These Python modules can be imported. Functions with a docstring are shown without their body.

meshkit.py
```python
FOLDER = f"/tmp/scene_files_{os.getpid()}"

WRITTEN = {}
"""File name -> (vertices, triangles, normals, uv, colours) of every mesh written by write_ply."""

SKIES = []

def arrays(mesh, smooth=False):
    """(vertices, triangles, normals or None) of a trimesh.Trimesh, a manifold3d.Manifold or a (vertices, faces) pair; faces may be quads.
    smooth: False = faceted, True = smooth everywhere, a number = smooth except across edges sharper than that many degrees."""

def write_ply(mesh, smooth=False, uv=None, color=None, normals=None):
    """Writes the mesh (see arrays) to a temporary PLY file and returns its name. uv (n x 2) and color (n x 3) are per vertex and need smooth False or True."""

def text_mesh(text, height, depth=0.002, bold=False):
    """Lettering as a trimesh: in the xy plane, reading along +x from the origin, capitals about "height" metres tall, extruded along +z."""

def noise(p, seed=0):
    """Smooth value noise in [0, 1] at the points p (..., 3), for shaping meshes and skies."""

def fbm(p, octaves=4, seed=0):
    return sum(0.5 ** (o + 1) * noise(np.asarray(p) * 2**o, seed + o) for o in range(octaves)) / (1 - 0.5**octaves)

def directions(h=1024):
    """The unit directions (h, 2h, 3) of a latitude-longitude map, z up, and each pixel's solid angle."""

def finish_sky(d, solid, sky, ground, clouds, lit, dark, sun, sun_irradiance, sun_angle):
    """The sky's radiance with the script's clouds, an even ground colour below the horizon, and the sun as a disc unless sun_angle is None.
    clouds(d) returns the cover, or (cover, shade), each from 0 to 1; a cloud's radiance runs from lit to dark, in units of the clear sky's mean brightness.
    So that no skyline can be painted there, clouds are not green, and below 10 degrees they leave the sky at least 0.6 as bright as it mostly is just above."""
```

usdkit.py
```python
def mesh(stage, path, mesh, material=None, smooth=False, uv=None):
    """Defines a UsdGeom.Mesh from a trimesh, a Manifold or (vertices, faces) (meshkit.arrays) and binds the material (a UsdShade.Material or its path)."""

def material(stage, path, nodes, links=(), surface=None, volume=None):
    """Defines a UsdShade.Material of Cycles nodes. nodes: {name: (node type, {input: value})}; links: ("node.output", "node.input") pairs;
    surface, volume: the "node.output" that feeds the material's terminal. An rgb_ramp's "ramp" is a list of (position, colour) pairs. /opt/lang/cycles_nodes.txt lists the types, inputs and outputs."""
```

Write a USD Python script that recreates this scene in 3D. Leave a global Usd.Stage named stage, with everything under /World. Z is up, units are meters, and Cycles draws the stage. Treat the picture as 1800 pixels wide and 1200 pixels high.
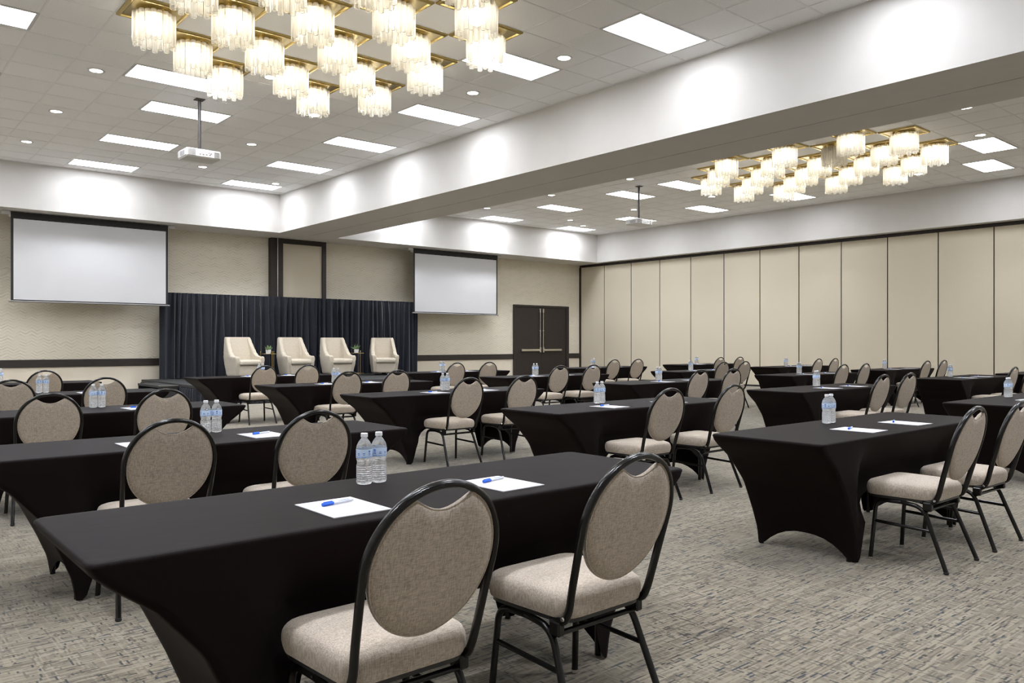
import math, random
import numpy as np
import trimesh, manifold3d
import usdkit, meshkit
from shapely import geometry as sg, affinity, ops
from pxr import Usd, UsdGeom, UsdLux, Gf

random.seed(7)
stage = Usd.Stage.CreateInMemory()
UsdGeom.SetStageUpAxis(stage, UsdGeom.Tokens.z)
UsdGeom.SetStageMetersPerUnit(stage, 1.0)
UsdGeom.Xform.Define(stage, '/World')

# ------------------------------------------------------------------ camera, light levels, exposure
CAM_Z, FPX, YAW = 1.30, 1403.0, 40.52
cam = UsdGeom.Camera.Define(stage, '/World/camera')
cam.AddTranslateOp().Set((0.0, 0.0, CAM_Z))
cam.AddRotateZOp().Set(-YAW)
cam.AddRotateXOp().Set(90.0)
cam.CreateHorizontalApertureAttr(36.0)
cam.CreateVerticalApertureAttr(24.0)
cam.CreateFocalLengthAttr(36.0 * FPX / 1800.0)
cam.CreateVerticalApertureOffsetAttr(2.3 / 1800.0 * 36.0)
cam.CreateClippingRangeAttr((0.05, 200.0))
cam.CreateExposureAttr(2.34)
LENS_EMIT = 4.3        # troffer lens
SPOT_POWER = 56.0     # downward beam of each troffer (a sphere light in a cone)
DOWN_EMIT = 11.0       # downlight disc
BULB_EMIT = 2.7       # chandelier bulb
COOL = (0.935, 0.975, 1.06)

# ------------------------------------------------------------------ room measures (metres)
X_RIGHT, Y_BACK, X_LEFT, Y_REAR = 21.0, 20.7, -3.5, -5.0
Z_CEIL, Z_SOFF = 5.115, 4.135
Y_SOFF, X_SOFF = 19.53, 20.66
BEAM0, BEAM1 = 8.82, 10.45

# ------------------------------------------------------------------ materials
def mat(name, nodes, links=(), surface='p.BSDF'):
    return usdkit.material(stage, '/World/Looks/' + name, nodes, links, surface=surface)

def plain(name, col, rough=0.5, metal=0.0, spec=0.5, **kw):
    return mat(name, {'p': ('principled_bsdf', dict(base_color=col, roughness=rough, metallic=metal, specular_ior_level=spec, **kw))})

def grainy(name, c1, c2, scale, rough=0.6, bump=0.0, vec=(1, 1, 1), coord='object', spec=0.5, sheen=0.0, detail=3.0):
    """two tones mixed by noise, with a little relief"""
    src = ('texture_coordinate', {}) if coord == 'object' else ('geometry', {})
    out = 'c.object' if coord == 'object' else 'c.position'
    nodes = {'c': src, 'm': ('mapping', {'scale': vec}), 'n': ('noise_texture', {'scale': scale, 'detail': detail}),
             'r': ('rgb_ramp', {'ramp': [(0.3, c1), (0.7, c2)]}),
             'p': ('principled_bsdf', {'roughness': rough, 'specular_ior_level': spec, 'sheen_weight': sheen, 'sheen_roughness': 0.4})}
    links = [(out, 'm.vector'), ('m.vector', 'n.vector'), ('n.fac', 'r.fac'), ('r.color', 'p.base_color')]
    if bump:
        nodes['b'] = ('bump', {'strength': bump, 'distance': 0.003})
        links += [('n.fac', 'b.height'), ('b.normal', 'p.normal')]
    return mat(name, nodes, links)

def emitter(name, col, strength):
    return mat(name, {'p': ('emission', {'color': col, 'strength': strength})}, surface='p.emission')

def woven(name, c1, c2, sc, rough=0.85):
    """upholstery: warp and weft threads from two stretched noises"""
    return mat(name, {
        'c': ('texture_coordinate', {}),
        'm1': ('mapping', {'scale': (sc, sc * 0.35, sc * 0.10)}), 'n1': ('noise_texture', {'scale': 1.0, 'detail': 2.0}),
        'm2': ('mapping', {'scale': (sc * 0.12, sc, sc)}), 'n2': ('noise_texture', {'scale': 1.0, 'detail': 2.0}),
        'a': ('math', {'math_type': 'add'}), 'h': ('math', {'math_type': 'multiply', 'value2': 0.5}),
        'r': ('rgb_ramp', {'ramp': [(0.36, c1), (0.62, c2)]}),
        'b': ('bump', {'strength': 0.35, 'distance': 0.0015}),
        'p': ('principled_bsdf', {'roughness': rough, 'specular_ior_level': 0.2, 'sheen_weight': 0.15})},
        [('c.object', 'm1.vector'), ('m1.vector', 'n1.vector'), ('c.object', 'm2.vector'), ('m2.vector', 'n2.vector'),
         ('n1.fac', 'a.value1'), ('n2.fac', 'a.value2'), ('a.value', 'h.value1'), ('h.value', 'r.fac'), ('r.color', 'p.base_color'),
         ('h.value', 'b.height'), ('b.normal', 'p.normal')])

M = {}
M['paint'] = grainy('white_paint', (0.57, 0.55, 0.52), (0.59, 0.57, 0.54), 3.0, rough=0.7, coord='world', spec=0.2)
M['tile'] = grainy('ceiling_tile', (0.83, 0.83, 0.83), (0.89, 0.89, 0.885), 60.0, rough=0.95, bump=0.25, coord='world', spec=0.1)
M['tile_b'] = grainy('ceiling_tile_pale', (0.85, 0.85, 0.85), (0.90, 0.90, 0.895), 60.0, rough=0.95, bump=0.25, coord='world', spec=0.1)
M['tile_c'] = grainy('ceiling_tile_dim', (0.81, 0.81, 0.81), (0.87, 0.87, 0.865), 60.0, rough=0.95, bump=0.25, coord='world', spec=0.1)
M['tbar'] = plain('ceiling_bar', (0.80, 0.80, 0.795), 0.6)
M['plenum'] = plain('ceiling_backing', (0.30, 0.29, 0.28), 0.9)
M['cloth'] = mat('stretch_cloth', {
    'c': ('texture_coordinate', {}), 'n': ('noise_texture', {'scale': 700.0, 'detail': 1.0}), 'n2': ('noise_texture', {'scale': 3.0, 'detail': 3.0}),
    'r': ('rgb_ramp', {'ramp': [(0.3, (0.0076, 0.0052, 0.0053)), (0.7, (0.0132, 0.0094, 0.0096))]}),
    'b': ('bump', {'strength': 0.15, 'distance': 0.001}), 'b2': ('bump', {'strength': 0.12, 'distance': 0.02}),
    'p': ('principled_bsdf', {'roughness': 0.55, 'specular_ior_level': 0.038, 'sheen_weight': 0.005, 'sheen_roughness': 0.4})},
    [('c.object', 'n.vector'), ('c.object', 'n2.vector'), ('n.fac', 'r.fac'), ('r.color', 'p.base_color'), ('n2.fac', 'b2.height'), ('b2.normal', 'b.normal'), ('n.fac', 'b.height'), ('b.normal', 'p.normal')])
M['chair_fabric'] = woven('chair_fabric', (0.315, 0.262, 0.208), (0.575, 0.495, 0.405), 420.0)
M['black_metal'] = plain('black_metal', (0.0055, 0.005, 0.0045), 0.22, spec=0.42)
M['chrome'] = plain('chrome', (0.75, 0.74, 0.72), 0.2, metal=1.0)
M['brass'] = plain('brass', (0.56, 0.43, 0.17), 0.25, metal=1.0)
M['brass_dark'] = plain('brass_tray', (0.40, 0.315, 0.14), 0.30, metal=1.0)
M['steel'] = plain('brushed_steel', (0.62, 0.58, 0.51), 0.35, metal=1.0)
M['white_plastic'] = plain('white_plastic', (0.58, 0.575, 0.56), 0.4)
M['grey_plastic'] = plain('grey_plastic', (0.22, 0.21, 0.20), 0.5)
M['dark_plastic'] = plain('dark_plastic', (0.02, 0.02, 0.02), 0.4)
M['pole'] = plain('pole_metal', (0.055, 0.050, 0.046), 0.45)
M['lens_glass'] = plain('projector_lens', (0.01, 0.01, 0.015), 0.08)
M['screen'] = plain('screen_fabric', (0.54, 0.535, 0.535), 0.8, spec=0.1)
M['screen_black'] = plain('screen_border', (0.012, 0.011, 0.011), 0.7)
M['darkwood'] = grainy('dark_wood', (0.018, 0.013, 0.011), (0.030, 0.022, 0.018), 6.0, rough=0.5, vec=(1, 1, 12), coord='world', spec=0.4)
M['rail'] = grainy('dark_rail', (0.018, 0.014, 0.012), (0.034, 0.027, 0.023), 5.0, rough=0.45, vec=(1, 1, 14), coord='world', spec=0.4)
M['panel'] = grainy('panel_fabric', (0.53, 0.475, 0.37), (0.58, 0.52, 0.405), 220.0, rough=0.9, bump=0.15, vec=(1, 1, 0.25), coord='world', spec=0.15)
M['panel_b'] = grainy('panel_fabric_pale', (0.545, 0.49, 0.38), (0.595, 0.535, 0.42), 220.0, rough=0.9, bump=0.15, vec=(1, 1, 0.25), coord='world', spec=0.15)
M['dado'] = grainy('dado_paint', (0.66, 0.595, 0.485), (0.69, 0.62, 0.505), 3.0, rough=0.8, coord='world', spec=0.2)
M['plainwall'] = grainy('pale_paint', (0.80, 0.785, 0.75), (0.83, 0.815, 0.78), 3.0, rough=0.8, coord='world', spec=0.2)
# chevron embossed wallpaper: waves of a zigzag in x and z
M['wallpaper'] = mat('chevron_wallpaper', {
    'g': ('geometry', {}), 's': ('separate_xyz', {}),
    'nz': ('noise_texture', {'scale': 1.3, 'detail': 2.0}), 'nzm': ('math', {'math_type': 'multiply', 'value2': 0.16}),
    'pp': ('math', {'math_type': 'pingpong', 'value2': 0.115}), 'sl': ('math', {'math_type': 'multiply', 'value2': 0.55}),
    'a': ('math', {'math_type': 'add'}), 'a2': ('math', {'math_type': 'add'}), 'fr': ('math', {'math_type': 'multiply', 'value2': 92.0}), 'sn': ('math', {'math_type': 'sine'}),
    'mm': ('mapping', {'scale': (3.0, 3.0, 9.0)}), 'nm': ('noise_texture', {'scale': 1.0, 'detail': 2.0}), 'mr': ('map_range', {'from_min': 0.42, 'from_max': 0.66, 'to_min': 0.1, 'to_max': 1.0, 'clamp': True}),
    'h': ('math', {'math_type': 'multiply'}), 'h2': ('map_range', {'from_min': -1.0, 'from_max': 1.0, 'to_min': 0.0, 'to_max': 1.0}),
    'r': ('rgb_ramp', {'ramp': [(0.0, (0.57, 0.525, 0.425)), (0.5, (0.65, 0.60, 0.49)), (1.0, (0.68, 0.63, 0.515))]}),
    'b': ('bump', {'strength': 0.55, 'distance': 0.010}),
    'p': ('principled_bsdf', {'roughness': 0.75, 'specular_ior_level': 0.2})},
    [('g.position', 's.vector'), ('g.position', 'nz.vector'), ('nz.fac', 'nzm.value1'), ('s.x', 'pp.value1'), ('pp.value', 'sl.value1'), ('s.z', 'a.value1'), ('sl.value', 'a.value2'),
     ('a.value', 'a2.value1'), ('nzm.value', 'a2.value2'), ('a2.value', 'fr.value1'), ('fr.value', 'sn.value1'),
     ('g.position', 'mm.vector'), ('mm.vector', 'nm.vector'), ('nm.fac', 'mr.value'), ('sn.value', 'h.value1'), ('mr.result', 'h.value2'), ('h.value', 'h2.value'),
     ('h2.result', 'r.fac'), ('r.color', 'p.base_color'), ('h2.result', 'b.height'), ('b.normal', 'p.normal')])
# carpet: sparse dark dashes lengthwise and crosswise over a mottled beige, fine pale lines between
def carpet():
    N, L = {'g': ('geometry', {})}, []
    N['s'] = ('separate_xyz', {}); L.append(('g.position', 's.vector'))
    def streak(k, along, freq, row, loc, lo, hi, amt):
        """yarn dashes: rows of one yarn's width, each with its own noise along its length"""
        a, b = ('x', 'y') if along == 'x' else ('y', 'x')
        N['q' + k] = ('math', {'math_type': 'snap', 'value2': row}); N['u' + k] = ('math', {'math_type': 'multiply_add', 'value2': 411.7, 'value3': loc})
        N['w' + k] = ('math', {'math_type': 'multiply', 'value2': freq}); N['v' + k] = ('combine_xyz', {'z': loc})
        N['n' + k] = ('noise_texture', {'scale': 1.0, 'detail': 1.5, 'roughness': 0.5})
        N['r' + k] = ('map_range', {'from_min': lo, 'from_max': hi, 'to_min': 0.0, 'to_max': amt, 'clamp': True})
        L.extend([(f's.{b}', f'q{k}.value1'), (f'q{k}.value', f'u{k}.value1'), (f's.{a}', f'w{k}.value1'), (f'w{k}.value', f'v{k}.x'), (f'u{k}.value', f'v{k}.y'),
                  (f'v{k}.vector', f'n{k}.vector'), (f'n{k}.fac', f'r{k}.value')])
        return f'r{k}.result'
    def over(k, base, col, fac):
        N['x' + k] = ('mix', {'mix_type': 'mix', 'color2': col}); L.extend([(base, f'x{k}.color1'), (fac, f'x{k}.fac')]); return f'x{k}.color'
    N['nl'] = ('noise_texture', {'scale': 2.2, 'detail': 4.0}); N['base'] = ('rgb_ramp', {'ramp': [(0.32, (0.178, 0.150, 0.108)), (0.5, (0.202, 0.169, 0.120)), (0.68, (0.176, 0.154, 0.115))]})
    L.extend([('g.position', 'nl.vector'), ('nl.fac', 'base.fac')])
    c = 'base.color'
    c = over('a', c, (0.30, 0.26, 0.19), streak('a', 'x', 2.2, 0.008, 5.3, 0.51, 0.57, 0.75))
    c = over('b', c, (0.29, 0.252, 0.186), streak('b', 'y', 3.0, 0.008, 8.1, 0.55, 0.61, 0.70))
    c = over('c', c, (0.105, 0.088, 0.063), streak('c', 'x', 8.0, 0.0075, 3.7, 0.585, 0.625, 0.75))
    c = over('d', c, (0.105, 0.090, 0.067), streak('d', 'y', 11.0, 0.0075, 6.9, 0.61, 0.65, 0.75))
    c = over('e', c, (0.030, 0.027, 0.024), streak('e', 'x', 9.5, 0.008, 12.2, 0.645, 0.675, 0.92))
    c = over('f', c, (0.030, 0.032, 0.033), streak('f', 'y', 14.0, 0.008, 2.4, 0.66, 0.69, 0.9))
    c = over('h', c, (0.022, 0.033, 0.048), streak('h', 'x', 7.0, 0.009, 9.6, 0.672, 0.70, 0.92))
    N['fz'] = ('noise_texture', {'scale': 700.0, 'detail': 1.0}); N['b_'] = ('bump', {'strength': 0.5, 'distance': 0.004})
    N['p'] = ('principled_bsdf', {'roughness': 0.95, 'specular_ior_level': 0.08, 'sheen_weight': 0.3, 'sheen_roughness': 0.5})
    L.extend([(c, 'p.base_color'), ('g.position', 'fz.vector'), ('fz.fac', 'b_.height'), ('b_.normal', 'p.normal')])
    return mat('carpet_dashes', N, L)
M['carpet'] = carpet()
M['drape'] = grainy('black_drape', (0.011, 0.0125, 0.018), (0.019, 0.021, 0.029), 40.0, rough=0.75, coord='object', spec=0.25, sheen=0.25)
M['stage_top'] = grainy('stage_top', (0.020, 0.020, 0.020), (0.032, 0.032, 0.032), 80.0, rough=0.7, coord='object')
M['velvet'] = woven('cream_velvet', (0.54, 0.475, 0.375), (0.64, 0.57, 0.455), 160.0)
M['pot'] = plain('white_pot', (0.80, 0.79, 0.77), 0.35)
M['leaf'] = mat('green_leaf', {'p': ('principled_bsdf', {'base_color': (0.26, 0.38, 0.17), 'roughness': 0.5}), 't': ('translucent_bsdf', {'color': (0.15, 0.28, 0.08)}), 'x': ('mix_closure', {'fac': 0.25})},
                [('p.BSDF', 'x.closure1'), ('t.BSDF', 'x.closure2')], surface='x.closure')
M['paper'] = plain('white_paper', (0.56, 0.555, 0.585), 0.7, spec=0.2)
M['print'] = plain('grey_print', (0.35, 0.36, 0.42), 0.6)
M['pen_cap'] = plain('blue_plastic', (0.010, 0.13, 0.72), 0.3)
M['pen_barrel'] = plain('clear_white_plastic', (0.72, 0.74, 0.80), 0.25)
M['water'] = mat('bottled_water', {
    'c': ('texture_coordinate', {}), 'm': ('mapping', {'scale': (55.0, 55.0, 110.0)}), 'n': ('noise_texture', {'scale': 1.0, 'detail': 2.0}), 'b': ('bump', {'strength': 0.8, 'distance': 0.008}),
    'g': ('principled_bsdf', {'base_color': (0.97, 0.985, 1.0), 'roughness': 0.04, 'transmission_weight': 1.0, 'ior': 1.36}),
    'd': ('translucent_bsdf', {'color': (0.93, 0.96, 1.0)}), 'x': ('mix_closure', {'fac': 0.13})},
    [('c.object', 'm.vector'), ('m.vector', 'n.vector'), ('n.fac', 'b.height'), ('b.normal', 'g.normal'), ('g.BSDF', 'x.closure1'), ('d.BSDF', 'x.closure2')], surface='x.closure')
M['bottle_cap'] = plain('bottle_cap', (0.82, 0.82, 0.84), 0.4)
M['bottle_label'] = plain('pale_blue_label', (0.60, 0.73, 0.92), 0.4)
M['label_print'] = plain('label_blue_print', (0.10, 0.24, 0.62), 0.4)
M['tube_glass'] = mat('ribbed_glass', {
    'tr': ('transparent_bsdf', {'color': (1.0, 0.985, 0.95)}), 'gl': ('glossy_bsdf', {'color': (0.95, 0.93, 0.88), 'roughness': 0.08}), 'tl': ('translucent_bsdf', {'color': (0.98, 0.965, 0.93)}), 'df': ('diffuse_bsdf', {'color': (0.95, 0.935, 0.90)}),
    'f': ('fresnel', {'IOR': 1.45}), 'x1': ('mix_closure', {}), 'x2': ('mix_closure', {'fac': 0.34}), 'x3': ('mix_closure', {'fac': 0.3})},
    [('f.fac', 'x1.fac'), ('tr.BSDF', 'x1.closure1'), ('gl.BSDF', 'x1.closure2'), ('tl.BSDF', 'x3.closure1'), ('df.BSDF', 'x3.closure2'), ('x1.closure', 'x2.closure1'), ('x3.closure', 'x2.closure2')], surface='x2.closure')
M['bulb'] = emitter('lit_bulb', (1.0, 0.965, 0.89), BULB_EMIT)
M['bulb_off'] = plain('unlit_bulb', (0.75, 0.70, 0.60), 0.3)
M['troffer_lens'] = emitter('troffer_lens', COOL, LENS_EMIT)
M['down_lens'] = emitter('downlight_lens', (1.0, 0.96, 0.88), DOWN_EMIT)

# ------------------------------------------------------------------ scene helpers
USED = {}
def numbered(parent, name):
    k = parent + '/' + name
    n = USED.get(k, 0); USED[k] = n + 1
    return k if n == 0 else f'{k}_{n:03d}'

def put(prim, label=None, cat=None, group=None, kind=None):
    for k, v in (('label', label), ('category', cat), ('group', group), ('kind', kind)):
        if v: prim.SetCustomDataByKey(k, v)
    return prim

def thing(name, label, cat, loc=(0, 0, 0), rz=0.0, group=None, kind=None):
    x = UsdGeom.Xform.Define(stage, numbered('/World', name))
    x.AddTranslateOp().Set(tuple(float(v) for v in loc)); x.AddRotateZOp().Set(float(rz))
    return put(x.GetPrim(), label, cat, group, kind)

def obj(name, mesh, m, parent=None, smooth=30, label=None, cat=None, group=None, kind=None):
    path = numbered(str(parent.GetPath()) if parent is not None else '/World', name)
    g = usdkit.mesh(stage, path, mesh, M[m] if isinstance(m, str) else m, smooth=smooth)
    return put(g.GetPrim(), label, cat, group, kind)

def copy(root, loc, rz, label, group=None):
    name = root.GetName()
    x = UsdGeom.Xform.Define(stage, numbered('/World', name))
    x.AddTranslateOp().Set(tuple(float(v) for v in loc)); x.AddRotateZOp().Set(float(rz))
    p = x.GetPrim()
    p.GetReferences().AddInternalReference(root.GetPath()); p.SetInstanceable(True)
    d = root.GetCustomData()
    return put(p, label, d['category'], group or d.get('group'))

class Kind:
    """first call builds the thing, later calls copy it"""
    def __init__(self, build): self.build, self.root = build, None
    def __call__(self, loc, rz, label, group=None):
        if self.root is None:
            self.root = self.build(loc, rz, label, group)
            return self.root
        return copy(self.root, loc, rz, label, group)

# ------------------------------------------------------------------ mesh helpers
cat_ = trimesh.util.concatenate
def box(x0, x1, y0, y1, z0, z1, c=0.0):
    if c <= 0:
        m = trimesh.creation.box((x1 - x0, y1 - y0, z1 - z0)); m.apply_translation(((x0 + x1) / 2, (y0 + y1) / 2, (z0 + z1) / 2)); return m
    P = []
    for x, sx in ((x0, 1), (x1, -1)):
        for y, sy in ((y0, 1), (y1, -1)):
            for z, sz in ((z0, 1), (z1, -1)):
                P += [(x + sx * c, y + sy * c, z), (x + sx * c, y, z + sz * c), (x, y + sy * c, z + sz * c)]
    return trimesh.convex.convex_hull(np.array(P))

def smooth01(t):
    t = min(1.0, max(0.0, t)); return t * t * (3 - 2 * t)

def fillet(pts, r, n=6):
    """polyline with its inner corners rounded by radius r (or one radius each)"""
    pts = [np.array(p, float) for p in pts]; out = [pts[0]]
    for i in range(1, len(pts) - 1):
        a, b, c = pts[i - 1], pts[i], pts[i + 1]
        ri = r[i - 1] if isinstance(r, (list, tuple)) else r
        u, v = (a - b) / np.linalg.norm(a - b), (c - b) / np.linalg.norm(c - b)
        ri = min(ri, 0.49 * np.linalg.norm(a - b), 0.49 * np.linalg.norm(c - b))
        for t in np.linspace(0, 1, n + 1):
            out.append((1 - t) ** 2 * (b + u * ri) + 2 * t * (1 - t) * b + t ** 2 * (b + v * ri))
    out.append(pts[-1]); return np.array(out)

def tube(p, r, sides=10, flat=None, closed=False):
    """solid tube along a polyline; flat=(a,b): radii across, in the frame's own axes"""
    p = np.asarray(p, float); n = len(p)
    t = np.roll(p, -1, 0) - np.roll(p, 1, 0) if closed else np.gradient(p, axis=0)
    t /= np.linalg.norm(t, axis=1, keepdims=True) + 1e-12
    ref = np.array([0, 0, 1.0]) if abs(t[0][2]) < 0.9 else np.array([1.0, 0, 0])
    a = np.cross(t[0], ref); a /= np.linalg.norm(a); V = []
    ang = np.arange(sides) * 2 * np.pi / sides
    for i in range(n):
        a = a - t[i] * (a @ t[i]); a /= np.linalg.norm(a); b = np.cross(t[i], a)
        ra, rb = flat if flat else (r, r)
        V.append(p[i] + ra * np.cos(ang)[:, None] * a + rb * np.sin(ang)[:, None] * b)
    V = np.vstack(V); F = []
    for i in range(n if closed else n - 1):
        for j in range(sides):
            k = (j + 1) % sides; i2 = (i + 1) % n
            F += [(i * sides + j, i * sides + k, i2 * sides + k), (i * sides + j, i2 * sides + k, i2 * sides + j)]
    if not closed:
        c0, c1 = len(V), len(V) + 1; V = np.vstack([V, p[0], p[-1]])
        for j in range(sides):
            k = (j + 1) % sides
            F += [(c0, k, j), (c1, (n - 1) * sides + j, (n - 1) * sides + k)]
    m = trimesh.Trimesh(V, F, process=False); m.fix_normals() if False else None
    return m

def lathe(profile, n=24):
    """profile: (radius, z) from bottom to top; open ends on the axis are closed"""
    p = np.array(profile, float); ang = np.arange(n) * 2 * np.pi / n; V, F = [], []
    for r, z in p: V.append(np.stack([r * np.cos(ang), r * np.sin(ang), np.full(n, z)], 1))
    V = np.vstack(V)
    for i in range(len(p) - 1):
        for j in range(n):
            k = (j + 1) % n
            F += [(i * n + j, i * n + k, (i + 1) * n + k), (i * n + j, (i + 1) * n + k, (i + 1) * n + j)]
    m = trimesh.Trimesh(V, F, process=True); m.update_faces(m.nondegenerate_faces()); return m

def extrude(poly, h, z0=0.0):
    ms = [trimesh.creation.extrude_polygon(g, h, engine='earcut') for g in getattr(poly, 'geoms', [poly]) if g.area > 1e-7]
    m = cat_(ms); m.apply_translation((0, 0, z0)); return m

def rings(R, cap0=True, cap1=True):
    """loft of equal-length closed rings"""
    n = len(R[0]); V = np.vstack(R); F = []
    for i in range(len(R) - 1):
        for j in range(n):
            k = (j + 1) % n
            F += [(i * n + j, i * n + k, (i + 1) * n + k), (i * n + j, (i + 1) * n + k, (i + 1) * n + j)]
    if cap0:
        V = np.vstack([V, np.mean(R[0], 0)]); c = len(V) - 1
        F += [(c, (j + 1) % n, j) for j in range(n)]
    if cap1:
        V = np.vstack([V, np.mean(R[-1], 0)]); c = len(V) - 1
        F += [(c, (len(R) - 1) * n + j, (len(R) - 1) * n + (j + 1) % n) for j in range(n)]
    return trimesh.Trimesh(V, F, process=False)

def star_outline(poly, c, n):
    """points of a polygon's outline seen from c at n even angles"""
    ring, out = poly.exterior, []
    for a in np.arange(n) * 2 * np.pi / n:
        q = ring.intersection(sg.LineString([c, (c[0] + 9 * math.cos(a), c[1] + 9 * math.sin(a))]))
        pts = [g for g in getattr(q, 'geoms', [q])]
        g = max(pts, key=lambda g: sg.Point(c).distance(g)); out.append((g.coords[0][0], g.coords[0][1]))
    return np.array(out)

def hull_spheres(pts):
    return manifold3d.Manifold.batch_hull([manifold3d.Manifold.sphere(r, 12).translate((x, y, z)) for x, y, z, r in pts])

# ================================================================== SETTING
ST = 'structure'
obj('floor', box(X_LEFT, X_RIGHT + 0.2, Y_REAR, Y_BACK + 0.2, -0.1, 0.0), 'carpet', smooth=False, kind=ST, label='beige carpet with short dark and blue woven dashes across the hall', cat='floor')

# back wall: wallpaper above the rail, plain paint below
wb = thing('wall_back', 'far wall of beige chevron wallpaper over a plain dado', 'wall', kind=ST)
obj('wallpaper', box(X_LEFT, X_RIGHT, Y_BACK, Y_BACK + 0.2, 0.90, Z_SOFF + 0.2), 'wallpaper', wb, smooth=False)
obj('dado', box(X_LEFT, X_RIGHT, Y_BACK, Y_BACK + 0.2, 0.0, 0.90), 'dado', wb, smooth=False)
obj('wall_left', box(X_LEFT - 0.2, X_LEFT, Y_REAR, Y_BACK, 0, Z_CEIL), 'plainwall', smooth=False, kind=ST, label='plain pale side wall left of the camera', cat='wall')
obj('wall_rear', box(X_LEFT, X_RIGHT, Y_REAR - 0.2, Y_REAR, 0, Z_CEIL), 'plainwall', smooth=False, kind=ST, label='plain pale wall behind the camera', cat='wall')

# right wall: operable partition of tall fabric panels
wr = thing('wall_right', 'operable partition wall of tall beige fabric panels', 'wall', kind=ST)
obj('backing', box(X_RIGHT + 0.06, X_RIGHT + 0.2, Y_REAR, Y_BACK, 0, Z_SOFF + 0.2), 'dark_plastic', wr, smooth=False)
seams = [20.66] + [19.50 - 1.2535 * k for k in range(20)]
for k in range(len(seams) - 1):
    y1, y0 = seams[k], seams[k + 1]
    if y0 < Y_REAR: break
    obj('panel', box(X_RIGHT - 0.01, X_RIGHT + 0.06, y0 + 0.012, y1 - 0.012, 0.05, Z_SOFF - 0.085, 0.004), 'panel' if k % 3 else 'panel_b', wr, smooth=False)
    obj('panel_edge', box(X_RIGHT - 0.005, X_RIGHT + 0.06, y0 + 0.001, y0 + 0.011, 0.05, Z_SOFF - 0.085), 'darkwood', wr, smooth=False)
obj('floor_sweep', box(X_RIGHT - 0.004, X_RIGHT + 0.06, Y_REAR, Y_BACK, 0.0, 0.049), 'dark_plastic', wr, smooth=False)
obj('track', box(X_RIGHT - 0.03, X_RIGHT + 0.06, Y_REAR, Y_BACK, Z_SOFF - 0.084, Z_SOFF), 'darkwood', wr, smooth=False)
obj('jamb', box(X_RIGHT - 0.06, X_RIGHT + 0.06, 20.66, Y_BACK, 0, Z_SOFF - 0.085), 'darkwood', wr, smooth=False)

# soffits and the dividing beam
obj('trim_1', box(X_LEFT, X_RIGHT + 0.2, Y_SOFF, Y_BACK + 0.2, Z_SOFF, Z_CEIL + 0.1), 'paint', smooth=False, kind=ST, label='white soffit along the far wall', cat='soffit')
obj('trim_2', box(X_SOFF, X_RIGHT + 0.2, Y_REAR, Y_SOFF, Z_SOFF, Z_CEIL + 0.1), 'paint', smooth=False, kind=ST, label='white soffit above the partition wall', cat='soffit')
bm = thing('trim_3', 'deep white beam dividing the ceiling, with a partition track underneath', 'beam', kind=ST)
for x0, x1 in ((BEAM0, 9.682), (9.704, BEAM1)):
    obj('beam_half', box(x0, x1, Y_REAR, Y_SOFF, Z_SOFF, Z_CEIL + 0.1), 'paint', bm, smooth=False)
obj('track_slot', box(9.682, 9.704, Y_REAR, Y_SOFF, Z_SOFF + 0.012, Z_SOFF + 0.05), 'dark_plastic', bm, smooth=False)

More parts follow.
